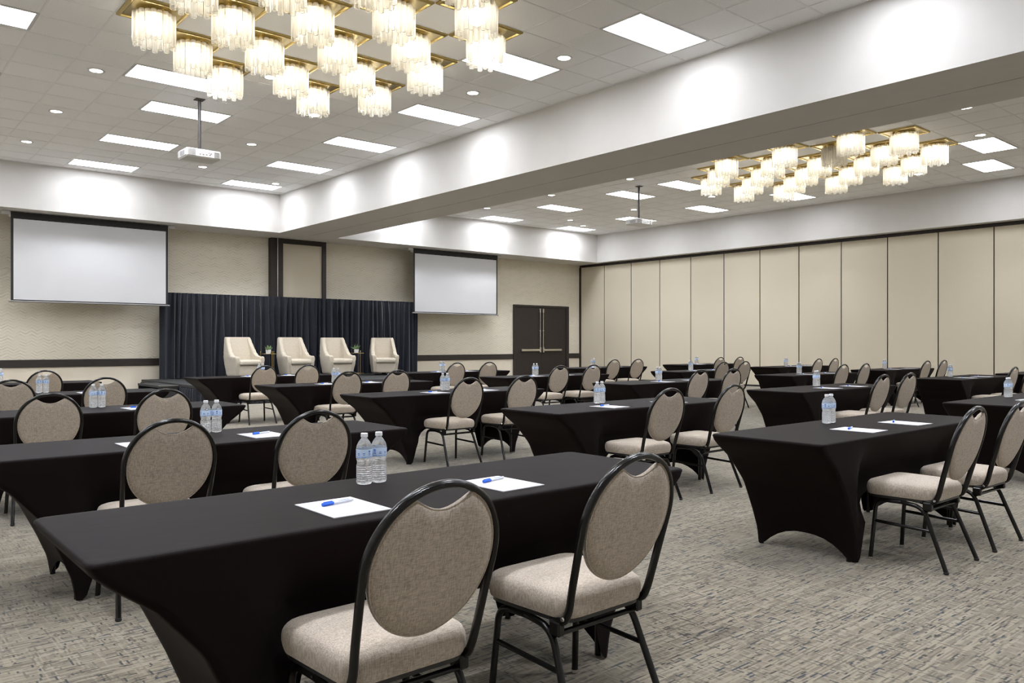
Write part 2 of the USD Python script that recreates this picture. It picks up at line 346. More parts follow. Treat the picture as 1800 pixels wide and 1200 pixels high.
# chair rail on the far wall, cut by the door and the pocket door
DX0, DX1, DZ = 17.73, 20.36, 2.61
for x0, x1 in ((X_LEFT, 9.02), (10.66, DX0), (DX1, X_RIGHT - 0.06)):
    obj(f'trim_{4 + (x0 > 0) + (x0 > 12)}', box(x0, x1, Y_BACK - 0.035, Y_BACK, 0.745, 0.918, 0.006), 'rail', smooth=False, kind=ST, cat='chair rail',
        label={X_LEFT: 'dark chair rail under the left screen', 10.66: 'dark chair rail between curtain and double door'}.get(x0, 'short dark chair rail right of the double door'))
for n, (x0, x1) in enumerate(((X_LEFT, 9.02), (10.66, DX0), (DX1, X_RIGHT - 0.06))):
    obj('baseboard_back' + ('' if n == 0 else '_' + 'ab'[n - 1]), box(x0, x1, Y_BACK - 0.015, Y_BACK, 0, 0.12), 'rail', smooth=False, kind=ST, cat='baseboard', label='dark baseboard of the far wall, ' + ('left part', 'middle part', 'right part')[n])

# double door
d1 = thing('door_1', 'dark double door with steel push bars in the far wall', 'door', kind=ST)
F = 0.075
obj('door_frame', cat_([box(DX0, DX0 + F, Y_BACK - 0.06, Y_BACK, 0, DZ, 0.004), box(DX1 - 0.13, DX1, Y_BACK - 0.06, Y_BACK, 0, DZ, 0.004), box(DX0 + F, DX1 - 0.13, Y_BACK - 0.06, Y_BACK, DZ - F, DZ, 0.004)]), 'darkwood', d1, smooth=False)
xm = (DX0 + F + DX1 - 0.13) / 2
for s, (x0, x1) in ((1, (DX0 + F, xm - 0.004)), (-1, (xm + 0.004, DX1 - 0.13))):
    lf = obj('door_leaf', box(x0 + 0.004, x1, Y_BACK - 0.03, Y_BACK - 0.002, 0.01, DZ - F - 0.004, 0.003), 'darkwood', d1, smooth=False)
    xr = xm - s * 0.075
    obj('vertical_rod', tube([(xr, Y_BACK - 0.062, 1.06), (xr, Y_BACK - 0.062, 2.50)], 0.016, 8), 'steel', lf)
    obj('latch', cat_([box(xr - 0.035, xr + 0.035, Y_BACK - 0.09, Y_BACK - 0.03, 0.96, 1.14, 0.01), box(xr - 0.03, xr + 0.03, Y_BACK - 0.08, Y_BACK - 0.03, 2.36, 2.50, 0.01), box(xr - 0.025, xr + 0.025, Y_BACK - 0.075, Y_BACK - 0.03, 1.71, 1.74, 0.004)]), 'steel', lf, smooth=False)
    xa, xb = (x0 + 0.26, xr - 0.035) if s > 0 else (xr + 0.035, x1 - 0.26)
    obj('push_bar', box(xa, xb, Y_BACK - 0.10, Y_BACK - 0.03, 1.005, 1.085, 0.012), 'steel', lf, smooth=False)

# pocket door of the folded partition under the beam
d2 = thing('door_2', 'dark framed beige pocket door under the end of the beam', 'door', kind=ST)
PY = Y_BACK - 0.16
obj('post', box(9.02, 9.20, PY, Y_BACK, 0, Z_SOFF - 0.002, 0.006), 'darkwood', d2, smooth=False)
obj('post', box(9.225, 9.36, PY - 0.03, Y_BACK, 0, Z_SOFF - 0.002, 0.006), 'darkwood', d2, smooth=False)
obj('post', box(10.54, 10.66, PY, Y_BACK, 0, Z_SOFF - 0.002, 0.006), 'darkwood', d2, smooth=False)
obj('bead', box(9.202, 9.223, PY - 0.015, Y_BACK, 0, Z_SOFF - 0.002), 'steel', d2, smooth=False)
obj('head', box(9.36, 10.54, PY, Y_BACK, Z_SOFF - 0.13, Z_SOFF - 0.002, 0.004), 'darkwood', d2, smooth=False)
obj('door_panel', box(9.36, 10.54, PY + 0.05, Y_BACK, 0.0, Z_SOFF - 0.13), 'panel', d2, smooth=False)

# ------------------------------------------------------------------ ceiling: grid, tiles, lights
P = 0.66
TROF = [  # x0, y0 of each fluorescent panel (1.32 x 0.66), from the two grids
    (3.17, 11.62, 'L'), (3.83, 13.23, 'L'), (3.83, 15.85, 'L'), (3.83, 18.44, 'L'), (0.53, 10.58, 'L'),
    (7.11, 6.03, 'L'), (6.46, 8.01, 'L'), (7.12, 10.65, 'L'), (7.12, 13.27, 'L'), (7.12, 15.88, 'L'), (7.12, 18.45, 'L'),
    (0.53, 13.27, 'L'), (0.53, 15.88, 'L'), (0.53, 18.44, 'L'),
    (15.09, 18.58, 'R'), (15.09, 16.00, 'R'), (15.09, 13.37, 'R'), (15.11, 11.70, 'R'), (18.36, 18.60, 'R'), (18.36, 16.00, 'R'), (18.37, 13.37, 'R'), (18.37, 10.70, 'R'), (16.37, 5.42, 'R'), (18.35, 6.08, 'R'),
    (11.8, 18.58, 'R'), (11.8, 15.9, 'R'), (11.8, 13.3, 'R'), (11.8, 8.0, 'R'), (11.8, 2.4, 'R'), (15.09, 2.4, 'R'), (18.37, 2.4, 'R'), (18.37, -1.6, 'R'), (15.09, -1.6, 'R'), (11.8, -1.6, 'R'),
    (7.12, 3.39, 'L'), (7.12, 0.7, 'L'), (7.12, -2.3, 'L'), (3.83, 2.8, 'L'), (3.83, -0.2, 'L'), (0.53, 2.8, 'L'), (0.53, 5.4, 'L'), (0.53, -0.2, 'L'), (-2.2, 12.6, 'L'), (-2.2, 16.5, 'L'), (-2.2, 2.8, 'L'), (-2.2, 7.5, 'L')]
DOWN = [(2.84, 12.30), (2.84, 14.90), (2.84, 17.50), (4.82, 10.98), (6.17, 14.93), (6.15, 17.53), (6.18, 12.33), (8.13, 18.24), (7.47, 9.66), (7.48, 7.68),
        (14.17, 17.67), (14.18, 15.02), (14.18, 12.36), (14.02, 5.06), (16.08, 5.56), (18.73, 7.75), (17.52, 12.46), (17.53, 15.13), (17.53, 17.72), (18.70, 18.31)]
LAMP_L = [(a, b) for b in range(-1, 7) for a in range(6) if (a + b) % 2 == 0 and (a, b) not in ((0, 6), (5, -1))]
LAMP_R = [(a, b) for b in range(0, 8) for a in range(-1, 5) if (a + b) % 2 == 0 and (a, b) not in ((4, 0), (-1, 7))]
def lamp_xy(a, b, s): return (3.17 + P * a - P / 2, 6.69 + P * b + P / 2) if s == 'L' else (15.08 + P * a - P / 2, 6.03 + P * b + P / 2)

cl = thing('ceiling', 'suspended ceiling of square grey-white tiles in two coffers', 'ceiling', kind=ST)
obj('backing', cat_([box(X_LEFT, BEAM0, Y_REAR, Y_SOFF, Z_CEIL + 0.10, Z_CEIL + 0.25), box(BEAM1, X_SOFF, Y_REAR, Y_SOFF, Z_CEIL + 0.10, Z_CEIL + 0.25)]), 'plenum', cl, smooth=False)
fix = [sg.box(x - 0.002, y - 0.002, x + 2 * P + 0.002, y + P + 0.002) for x, y, _ in TROF] + [sg.Point(x, y).buffer(0.112) for x, y in DOWN]
tree = ops.unary_union(fix)
def to_px(x, y, z):
    s, c = math.sin(math.radians(YAW)), math.cos(math.radians(YAW))
    d = x * s + y * c
    return (900 + FPX * (x * c - y * s) / d, 602.3 - FPX * (z - CAM_Z) / d, d) if d > 0.2 else (1e9, 1e9, d)
tiles = []
for x0, x1, gx in ((X_LEFT, BEAM0, 1.85), (BEAM1, X_SOFF, 15.08)):
    xs = [gx + P * k for k in range(-20, 20)]; ys = [6.69 + P * k for k in range(-20, 22)]
    for i in range(len(xs) - 1):
        for j in range(len(ys) - 1):
            c = sg.box(max(xs[i], x0), max(ys[j], Y_REAR), min(xs[i + 1], x1), min(ys[j + 1], Y_SOFF)) if xs[i] < x1 and xs[i + 1] > x0 and ys[j] < Y_SOFF and ys[j + 1] > Y_REAR else None
            if c is None or c.is_empty or c.area < 0.01: continue
            t = c.buffer(-0.011, join_style='mitre').difference(tree)
            if t.is_empty or t.area < 0.01: continue
            px, py, d = to_px(t.centroid.x, t.centroid.y, Z_CEIL)
            hidden = x0 > 5 and math.atan2(t.centroid.x, t.centroid.y) < 1.2 and t.centroid.x < 10.45 + 1.62   # behind the beam
            size = (t.area * 3.8 / max(d, 0.3) ** 3) if (-40 < px < 1840 and py > -60 and not hidden) else 0
            tiles.append((size, i * 31 + j * 17, t))
tiles.sort(key=lambda q: -q[0])
rest = []
for n, (size, h, t) in enumerate(tiles):
    m = extrude(t, 0.018, Z_CEIL + 0.001 + 0.0015 * ((h * 7919) % 5) / 5)
    if n < 300 and size > 0:
        obj('ceiling_tile', m, ('tile', 'tile_b', 'tile_c', 'tile')[(h * 2654435761 >> 7) % 4], cl, smooth=False)
    else: rest.append(m)
obj('ceiling_tiles', cat_(rest), 'tile', cl, smooth=False, kind='stuff')
bars = []
for x0, x1, gx in ((X_LEFT, BEAM0, 1.85), (BEAM1, X_SOFF, 15.08)):
    lines = [sg.box(gx + P * k - 0.0115, Y_REAR, gx + P * k + 0.0115, Y_SOFF) for k in range(-20, 20) if x0 < gx + P * k < x1]
    lines += [sg.box(x0, 6.69 + P * k - 0.0115, x1, 6.69 + P * k + 0.0115) for k in range(-20, 22) if Y_REAR < 6.69 + P * k < Y_SOFF]
    lines += [sg.box(x0, Y_REAR, x1, Y_SOFF).difference(sg.box(x0 + 0.03, Y_REAR + 0.03, x1 - 0.03, Y_SOFF - 0.03))]
    bars.append(extrude(ops.unary_union(lines).difference(tree), 0.006, Z_CEIL - 0.004))
obj('grid_bar', cat_(bars), 'tbar', cl, smooth=False)

def build_troffer(loc, rz, label, group):
    t = thing('ceiling_panel_light', label, 'light', loc, rz, group)
    w, d = 2 * P - 0.004, P - 0.004
    o, i = sg.box(0, 0, w, d), sg.box(0.03, 0.03, w - 0.03, d - 0.03)
    obj('frame', cat_([extrude(o.difference(i), 0.035, -0.006), extrude(o, 0.004, 0.029)]), 'white_plastic', t, smooth=False)
    obj('lens', extrude(sg.box(0.031, 0.031, w - 0.031, d - 0.031), 0.004, 0.004), 'troffer_lens', t, smooth=False)
    return t
troffer = Kind(build_troffer)
def seq(n): return ('first', 'second', 'third', 'fourth', 'fifth', 'sixth', 'seventh', 'eighth', 'ninth', 'tenth', 'eleventh', 'twelfth', 'thirteenth', 'fourteenth')[n]
seen = {}
def in_view(x, y, z):
    px, py, d = to_px(x, y, z); return d > 0.5 and -30 < px < 1830 and -30 < py < 1230
for n, (x, y, s) in enumerate(TROF):
    col = {'L': 'left coffer', 'R': 'right coffer beyond the beam'}[s]
    vis = in_view(x + P, y + 0.3, Z_CEIL) and not (s == 'R' and x < 12)
    if s == 'L': place = 'beam side' if x > 6 else 'middle' if x > 2.5 else 'left side'
    else: place = 'partition side' if x > 16 and not (x < 17 and y < 6) else 'middle' if x > 12 else 'beam side'
    k = seen.get((s, place, vis), 0); seen[(s, place, vis)] = k + 1
    same = sorted([q[1] for q in TROF if q[2] == s and ((('beam side' if q[0] > 6 else 'middle' if q[0] > 2.5 else 'left side') if s == 'L' else ('partition side' if q[0] > 16 and not (q[0] < 17 and q[1] < 6) else 'middle' if q[0] > 12 else 'beam side')) == place) and in_view(q[0] + P, q[1] + 0.3, Z_CEIL)])
    if vis: lab = f'white fluorescent panel, {seq(same[::-1].index(y))} from the far wall, {place} of the {"left" if s == "L" else "right"} coffer'
    else: lab = f'white fluorescent panel outside the picture, {seq(k)} of the {place}, {"left" if s == "L" else "right"} coffer'
    t = troffer((x + 0.002, y + 0.002, Z_CEIL), 0, lab, 'fluorescent panels in the ceiling' if vis else 'fluorescent panels outside the picture')
    L = UsdLux.SphereLight.Define(stage, f'/World/Lights/panel_beam_{n:02d}')
    UsdGeom.Xformable(L).AddTranslateOp().Set((x + P, y + P / 2, Z_CEIL - 0.02))
    L.CreateRadiusAttr(0.12); L.CreateIntensityAttr(SPOT_POWER); L.CreateColorAttr(Gf.Vec3f(*COOL)); L.CreateNormalizeAttr(False)
    sh = UsdLux.ShapingAPI.Apply(L.GetPrim()); sh.CreateShapingConeAngleAttr(52.0); sh.CreateShapingConeSoftnessAttr(0.7)

def build_down(loc, rz, label, group):
    t = thing('downlight', label, 'light', loc, rz, group)
    obj('trim_ring', lathe([(0.075, 0.02), (0.085, -0.004), (0.11, -0.008), (0.111, 0.002), (0.111, 0.03)], 28), 'white_plastic', t)
    obj('lens', lathe([(0.0, 0.004), (0.078, 0.004), (0.078, 0.012), (0.0, 0.012)], 28), 'down_lens', t)
    return t
downlight = Kind(build_down)
for x, y in DOWN:
    s = 'L' if x < 9 else 'R'
    same = sorted([q for q in DOWN if (q[0] < 9) == (s == 'L')], key=lambda q: to_px(q[0], q[1], Z_CEIL)[0])
    k = same.index((x, y))
    downlight((x, y, Z_CEIL), 0, f'round recessed downlight, {("first", "second", "third", "fourth", "fifth", "sixth", "seventh", "eighth", "ninth", "tenth")[k]} from the left in the {"left" if s == "L" else "right"} coffer', 'recessed downlights')

# chandelier lamps: brass tray, ring of glass tubes, bulb
def build_lamp(loc, rz, label, group, lit=True):
    t = thing('glass_ceiling_lamp', label, 'ceiling lamp', loc, rz, group)
    h = P / 2 - 0.004
    sq = lambda a: sg.box(-a, -a, a, a)
    obj('tray', cat_([extrude(sq(h - 0.05), 0.012, -0.020)]), 'brass_dark', t, smooth=False)
    fr = []
    for a in range(4):
        pr = np.array([(h, -0.000), (h, -0.022), (h - 0.018, -0.034), (h - 0.036, -0.034), (h - 0.052, -0.012), (h - 0.052, 0.0)])
        V = []
        for q in (-1, 1):
            V += [(r, q * r, z) for r, z in pr]
        n = len(pr); Fc = []
        for i in range(n - 1): Fc += [(i, i + 1, n + i + 1), (i, n + i + 1, n + i)]
        m = trimesh.Trimesh(V, Fc, process=False); m.apply_transform(trimesh.transformations.rotation_matrix(a * math.pi / 2, (0, 0, 1))); fr.append(m)
    obj('frame', cat_(fr), 'brass', t, smooth=False)
    obj('collar', lathe([(0.15, -0.021), (0.19, -0.021), (0.19, -0.075), (0.185, -0.075), (0.15, -0.03)], 24), 'brass', t)
    N = 20
    for k in range(N):
        a = 2 * math.pi * k / N; lo = -0.405 + (0.028 if k % 2 else 0.0); R = 0.212 if k % 2 == 0 else 0.196
        pr = [(0.026, lo), (0.031, lo + 0.008), (0.031, -0.060), (0.027, -0.052)]
        tb = lathe(pr, 10); tb.apply_translation((R * math.cos(a), R * math.sin(a), 0))
        obj('glass_tube', tb, 'tube_glass', t)
    obj('bulb', lathe([(0.0, -0.27), (0.06, -0.262), (0.085, -0.235), (0.085, -0.13), (0.06, -0.105), (0.025, -0.09), (0.025, -0.02)], 20), 'bulb' if lit else 'bulb_off', t)
    return t
lamp = Kind(build_lamp)

for s, cells in (('L', LAMP_L), ('R', LAMP_R)):
    for a, b in cells:
        x, y = lamp_xy(a, b, s)
        row = sorted(q[0] for q in cells if q[1] == b)
        far = max(q[1] for q in cells) - b
        where = f'{seq(row.index(a))} from left, {seq(far)} row from far side, {"near" if s == "L" else "far"} cluster'
        if (s, a, b) == ('R', 0, 2):
            build_lamp((x, y, Z_CEIL), 0, 'unlit dim glass-tube lamp on brass tray among the lit lamps of the far cluster', 'glass lamps of the far cluster', lit=False)
        else:
            lamp((x, y, Z_CEIL), 0, 'glass-tube lamp, ' + where, 'glass lamps of the near cluster' if s == 'L' else 'glass lamps of the far cluster')

# ================================================================== FURNITURE
# ---- stacking banquet chair with an oval back; origin under the rear feet, facing +y
def y_back(z): return float(np.interp(z, [0.40, 0.50, 0.72, 0.95], [0.058, 0.034, -0.026, -0.092]))
def build_chair(loc, rz, label, group):
    t = thing('banquet_chair', label, 'chair', loc, rz, group)
    # seat: rounded trapezoid loft
    out = sg.Polygon([(-0.205, 0.055), (0.205, 0.055), (0.228, 0.475), (-0.228, 0.475)]).buffer(-0.065).buffer(0.065, quad_segs=8)
    o = star_outline(out, (0, 0.27), 56); c = np.array([0, 0.27]); R = []
    for f, z in ((0.93, 0.392), (0.97, 0.394), (0.985, 0.405), (1.0, 0.423), (1.0, 0.438), (0.99, 0.453), (0.965, 0.465), (0.92, 0.474), (0.84, 0.481), (0.70, 0.486), (0.45, 0.490), (0.2, 0.491)):
        q = c + (o - c) * f; R.append(np.column_stack([q, np.full(len(q), z)]))
    st_ = obj('seat', rings(R), 'chair_fabric', t, smooth=50)
    q = c + (o - c) * 1.0
    obj('seat_board', rings([np.column_stack([c + (o - c) * 0.94, np.full(len(o), z)]) for z in (0.378, 0.391)]), 'dark_plastic', t)
    # back pad: oval with a hand-hold notch at the top
    an = np.linspace(0, 2 * math.pi, 120)
    ov = sg.Polygon(np.column_stack([0.199 * np.cos(an), 0.715 + 0.212 * np.sin(an)]))
    xs = np.linspace(-0.13, 0.13, 27)
    notch = sg.Polygon([(x, 0.862 + 0.046 * (abs(x) / 0.1) ** 2.0) for x in xs] + [(0.13, 1.1), (-0.13, 1.1)])
    pad = ov.difference(notch).buffer(-0.012).buffer(0.012, quad_segs=6)
    o2 = star_outline(pad, (0, 0.70), 72); c2 = np.array([0, 0.70]); R = []
    for f, dy in ((0.15, -0.021), (0.5, -0.0205), (0.8, -0.019), (0.92, -0.016), (0.98, -0.009), (1.0, 0.0), (0.985, 0.010), (0.93, 0.018), (0.8, 0.025), (0.5, 0.030), (0.15, 0.031)):
        p2 = c2 + (o2 - c2) * f
        R.append(np.array([(x, y_back(z) + dy, z) for x, z in p2]))
    pd = obj('backrest', rings(R), 'chair_fabric', t, smooth=50)
    obj('piping', tube(np.array([(x, y_back(z) - 0.008, z) for x, z in c2 + (o2 - c2) * 0.99]), 0.003, 5, closed=True), 'chair_fabric', pd, smooth=True)
    # back frame: oval arch running down to hooks under the seat
    pts = [(-0.196, 0.135, 0.381), (-0.196, 0.075, 0.385), (-0.196, 0.052, 0.43)]
    pts += [(-0.202, y_back(z), z) for z in (0.50,)]
    for a in np.linspace(math.pi + 0.02, -0.02, 31):
        z = 0.715 + 0.215 * math.sin(a); pts.append((0.213 * math.cos(a), y_back(z), z))
    pts += [(-x, y, z) for x, y, z in ((-0.202, y_back(0.50), 0.50), (-0.196, 0.052, 0.43), (-0.196, 0.075, 0.385), (-0.196, 0.135, 0.381))]
    obj('back_frame', tube(fillet(pts, 0.03, 3), 0.0125, 10, flat=(0.0113, 0.0148)), 'black_metal', t, smooth=True)
    for s in (-1, 1):
        fr = fillet([(s * 0.214, 0.432, 0.012), (s * 0.196, 0.405, 0.362), (s * 0.196, 0.26, 0.366)], 0.06, 8)
        re = fillet([(s * 0.225, 0.0, 0.012), (s * 0.196, 0.135, 0.352), (s * 0.196, 0.26, 0.366)], 0.07, 8)
        lf = obj('leg', tube(fr, 0.0125, 10), 'black_metal', t, smooth=True)
        obj('foot_glide', lathe([(0.0, 0.0), (0.012, 0.0), (0.0145, 0.004), (0.0145, 0.016), (0.0, 0.016)], 10).apply_translation((s * 0.214, 0.432, 0)), 'chrome', lf)
        lr = obj('leg', tube(re, 0.0125, 10), 'black_metal', t, smooth=True)
        obj('foot_glide', lathe([(0.0, 0.0), (0.012, 0.0), (0.0145, 0.004), (0.0145, 0.016), (0.0, 0.016)], 10).apply_translation((s * 0.225, 0.0, 0)), 'dark_plastic', lr)
        za = 0.235
        obj('stretcher', tube([(s * 0.203, 0.412, za), (s * 0.205, 0.092, za - 0.012)], 0.0095, 8), 'black_metal', t, smooth=True)
        obj('bracket', cat_([box(s * 0.196 - 0.016, s * 0.196 + 0.016, 0.085, 0.135, 0.335, 0.385, 0.006)]), 'black_metal', t, smooth=False)
        obj('screw', lathe([(0.0, 0.0), (0.008, 0.0), (0.006, 0.005), (0.0, 0.006)], 8).apply_transform(trimesh.transformations.rotation_matrix(s * math.pi / 2, (0, 1, 0))).apply_translation((s * 0.2085, 0.07, 0.40)), 'chrome', t)
    obj('cross_bar', tube([(-0.198, 0.118, 0.335), (0.198, 0.118, 0.335)], 0.010, 8), 'black_metal', t, smooth=True)
    obj('cross_bar', tube([(-0.196, 0.39, 0.352), (0.196, 0.39, 0.352)], 0.010, 8), 'black_metal', t, smooth=True)
    return t
chair = Kind(build_chair)

# ---- banquet table in a stretch cover; origin under its near-left corner, length along x
TL, TW, TH = 2.42, 0.73, 0.74
def inset(z): return float(np.interp((TH - z) / TH, [0, 0.035, 0.10, 0.22, 0.43, 0.68, 0.86, 1.0], [0, 0.004, 0.115, 0.37, 0.66, 0.85, 0.965, 1.0]))
def build_table(loc, rz, label, group):
    t = thing('banquet_table', label, 'table', loc, rz, group)
    cx, cy, IX, IY = TL / 2, TW / 2, 0.455, 0.035
    # perimeter parameter: (side, v) with dense sampling near the feet
    vs = 0.5 - 0.5 * np.cos(np.linspace(0, math.pi, 33)); vs = np.unique(np.round(np.concatenate([vs, [0.02, 0.0425, 0.9575, 0.98]]), 5))
    ve = 0.5 - 0.5 * np.cos(np.linspace(0, math.pi, 17)); ve = np.unique(np.round(np.concatenate([ve, [0.085, 0.915]]), 5))
    cols = [(0, v) for v in vs[:-1]] + [(1, v) for v in ve[:-1]] + [(2, v) for v in vs[:-1]] + [(3, v) for v in ve[:-1]]
    rr = 0.035
    def at(side, v, z):
        f = inset(z); hx, hy = cx - IX * f, cy - IY * f
        x, y = {0: (-hx + 2 * hx * v, -hy), 1: (hx, -hy + 2 * hy * v), 2: (hx - 2 * hx * v, hy), 3: (-hx, hy - 2 * hy * v)}[side]
        k = 4 * v * (1 - v)                                 # stretched fabric draws inwards between the corners
        tt = (TH - z) / TH
        if side == 2: y -= 0.012 * k * math.sin(math.pi * min(1, tt * 1.3))
        elif side == 0: y += 0.116 * smooth01((0.772 - abs(x)) / 0.195) * float(np.interp(z, [0.22, 0.36, 0.50, 0.62, 0.72], [0, 1, 0.97, 0.45, 0]))  # seats press the cloth in
        else: x -= math.copysign(0.035 * k * f, x)
        # round the corners in plan
        dx, dy = hx - abs(x), hy - abs(y)
        if dx < rr and dy < rr:
            ax, ay = rr - dx, rr - dy; l = max(ax, ay) / max(math.hypot(ax, ay), 1e-9)
            x = math.copysign(hx - rr + ax * l, x); y = math.copysign(hy - rr + ay * l, y)
        return (cx + x, cy + y, z)
    def hem(side, v):
        a = abs(1 - 2 * v)
        if side in (0, 2): a = min(1, a / 0.935); return 0.378 * (1 - a ** 4.7) + 0.004
        a = min(1, a / 0.87); return 0.122 * (1 - a ** 2.4) + 0.004
    NZ = 22
    grid = []
    for s, v in cols:
        zh = hem(s, v); g = np.linspace(0, 1, NZ) ** 1.1
        grid.append([at(s, v, (TH - 0.012) - (TH - 0.012 - zh) * q) for q in g])
    n = len(cols); V = np.array(grid).reshape(-1, 3); Fc = []
    for i in range(n):
        k = (i + 1) % n
        for j in range(NZ - 1):
            a, b, c, d = i * NZ + j, i * NZ + j + 1, k * NZ + j + 1, k * NZ + j
            Fc += [(a, b, c), (a, c, d)]
    obj('stretch_skirt', trimesh.Trimesh(V, Fc, process=False), 'cloth', t, smooth=50)
    R = []
    for f, z in ((0.0, TH - 0.013), (0.0, TH - 0.008), (0.003, TH - 0.003), (0.009, TH), (0.03, TH + 0.0005)):
        R.append(np.array([(cx + (p[0] - cx) * (1 - f / cx), cy + (p[1] - cy) * (1 - f / cy), z) for p in (at(s, v, TH) for s, v in cols)]))
    top = rings(R, cap0=False)
    obj('cover_top', top, 'cloth', t, smooth=40)
    obj('tabletop', box(0.03, TL - 0.03, 0.03, TW - 0.03, TH - 0.035, TH - 0.014), 'grey_plastic', t, smooth=False)
    for sx in (IX + 0.02, TL - IX - 0.02):
        for sy in (IY + 0.052, TW - IY - 0.025):
            obj('leg', tube([(sx, sy, 0.0), (sx, sy, TH - 0.036)], 0.014, 8), 'black_metal', t)
    return t
table = Kind(build_table)

# ---- small things on the tables
def build_bottle(loc, rz, label, group):
    t = thing('water_bottle', label, 'bottle', loc, rz, group)
    pr = [(0.0, 0.003), (0.020, 0.0), (0.028, 0.003), (0.0315, 0.010)]
    z = 0.014
    while z < 0.074:
        pr += [(0.0318, z), (0.0300, z + 0.004)]; z += 0.0085
    pr += [(0.0285, 0.082), (0.0282, 0.090), (0.0300, 0.097), (0.0318, 0.103), (0.0318, 0.142), (0.0305, 0.149), (0.0275, 0.158), (0.0220, 0.168), (0.0155, 0.177), (0.0120, 0.181), (0.0120, 0.186), (0.0, 0.186)]
    obj('bottle_body', lathe(pr, 24), 'water', t, smooth=40)
    obj('cap', lathe([(0.0, 0.1865), (0.0140, 0.1865), (0.0145, 0.190), (0.0140, 0.2005), (0.0125, 0.202), (0.0, 0.202)], 20), 'bottle_cap', t)
    lb = obj('label', lathe([(0.03185, 0.106), (0.0322, 0.1065), (0.0322, 0.1395), (0.03185, 0.140)], 28), 'bottle_label', t, smooth=40)
    bl = []
    for k in range(9):                                       # printed blocks round the label
        a0 = k * 2 * math.pi / 9
        for (z0, z1, w) in ((0.1095, 0.1115, 0.62), (0.117, 0.120, 0.34 if k % 3 else 0.2), (0.1225, 0.1255, 0.30), (0.128, 0.1355, 0.26 if k % 3 == 1 else 0.0)):
            if w <= 0: continue
            aa = np.linspace(a0 - w / 2, a0 + w / 2, 5); V = []; Fc = []
            for q in aa: V += [(0.0324 * math.cos(q), 0.0324 * math.sin(q), z0), (0.0324 * math.cos(q), 0.0324 * math.sin(q), z1)]
            for q in range(4): Fc += [(2 * q, 2 * q + 2, 2 * q + 3), (2 * q, 2 * q + 3, 2 * q + 1)]
            bl.append(trimesh.Trimesh(V, Fc, process=False))
    obj('label_print', cat_(bl), 'label_print', lb, smooth=False)
    return t
bottle = Kind(build_bottle)

def build_pad(loc, rz, label, group):
    t = thing('notepad', label, 'notepad', loc, rz, group)
    obj('sheets', box(-0.108, 0.108, 0.0, 0.279, 0.0008, 0.0035), 'paper', t, smooth=False)
    obj('backing_board', box(-0.108, 0.108, 0.0, 0.279, 0.0, 0.0008), 'grey_plastic', t, smooth=False)
    obj('printed_mark', box(0.083, 0.093, 0.024, 0.029, 0.0035, 0.0038), 'print', t, smooth=False)
    return t
notepad = Kind(build_pad)

def build_pen(loc, rz, label, group):
    t = thing('pen', label, 'pen', loc, rz, group)
    def along(m): return m.apply_transform(trimesh.transformations.rotation_matrix(math.pi / 2, (0, 1, 0)))
    r = 0.0062
    obj('barrel', along(lathe([(0.0, -0.018), (0.0046, -0.018), (0.0046, 0.068), (0.0040, 0.072), (0.0, 0.072)], 10)).apply_translation((0, 0, r)), 'pen_barrel', t)
    cp = obj('cap', along(lathe([(0.0, 0.0), (0.0062, 0.0), (0.0062, 0.042), (0.0045, 0.046), (0.0, 0.046)], 10)).apply_translation((-0.056, 0, r)), 'pen_cap', t)
    obj('clip', box(-0.052, -0.016, -0.0014, 0.0014, r + 0.0060, r + 0.0080), 'pen_cap', cp, smooth=False)
    obj('printed_line', box(0.012, 0.055, -0.0018, 0.0018, r + 0.0042, r + 0.0049), 'label_print', t, smooth=False)
    return t
pen = Kind(build_pen)

# ---- layout: near-left corner of each table (x, y); x of its two chairs
TABLES = {
    'A1': (0.49, 2.21, 1.23, 2.02), 'A2': (0.48, 4.43, 1.25, 2.00), 'A3': (0.44, 7.02, 1.21, 2.01), 'A4': (0.60, 9.66, 1.36, 2.21), 'A5': (0.55, 12.50, 1.36, 2.16),
    'B1': (4.13, 2.22, 4.98, 5.72), 'B2': (4.35, 4.53, 5.13, 6.00), 'B3': (4.23, 7.14, 5.10, 5.87), 'B4': (4.30, 9.62, 5.05, 5.80), 'B5': (4.38, 12.66, 5.25, 5.99),
    'C1': (7.96, 2.36, None, None), 'C2': (8.33, 4.72, 9.28, 10.00), 'C3': (8.14, 7.08, 9.03, 9.81), 'C4': (8.20, 9.72, 8.94, 9.70), 'C5': (8.06, 12.30, 8.80, 9.56),
    'D2': (12.95, 4.75, 13.70, 14.45), 'D3': (12.30, 7.15, 13.12, 13.95), 'D4': (12.33, 9.50, 13.07, 13.79), 'D5': (12.33, 12.30, 13.08, 13.86),
    'E2': (16.15, 4.62, None, None), 'E3': (16.18, 7.35, 16.98, 17.85), 'E4': (16.34, 9.85, 17.30, 18.02), 'E5': (16.31, 12.40, 17.12, 17.98)}
COLN = {'A': 'first column', 'B': 'second column', 'C': 'third column', 'D': 'fourth column', 'E': 'fifth column'}
ROWN = {1: 'nearest row', 2: 'second row', 3: 'third row', 4: 'fourth row', 5: 'fifth row'}
rnd = random.Random(3)
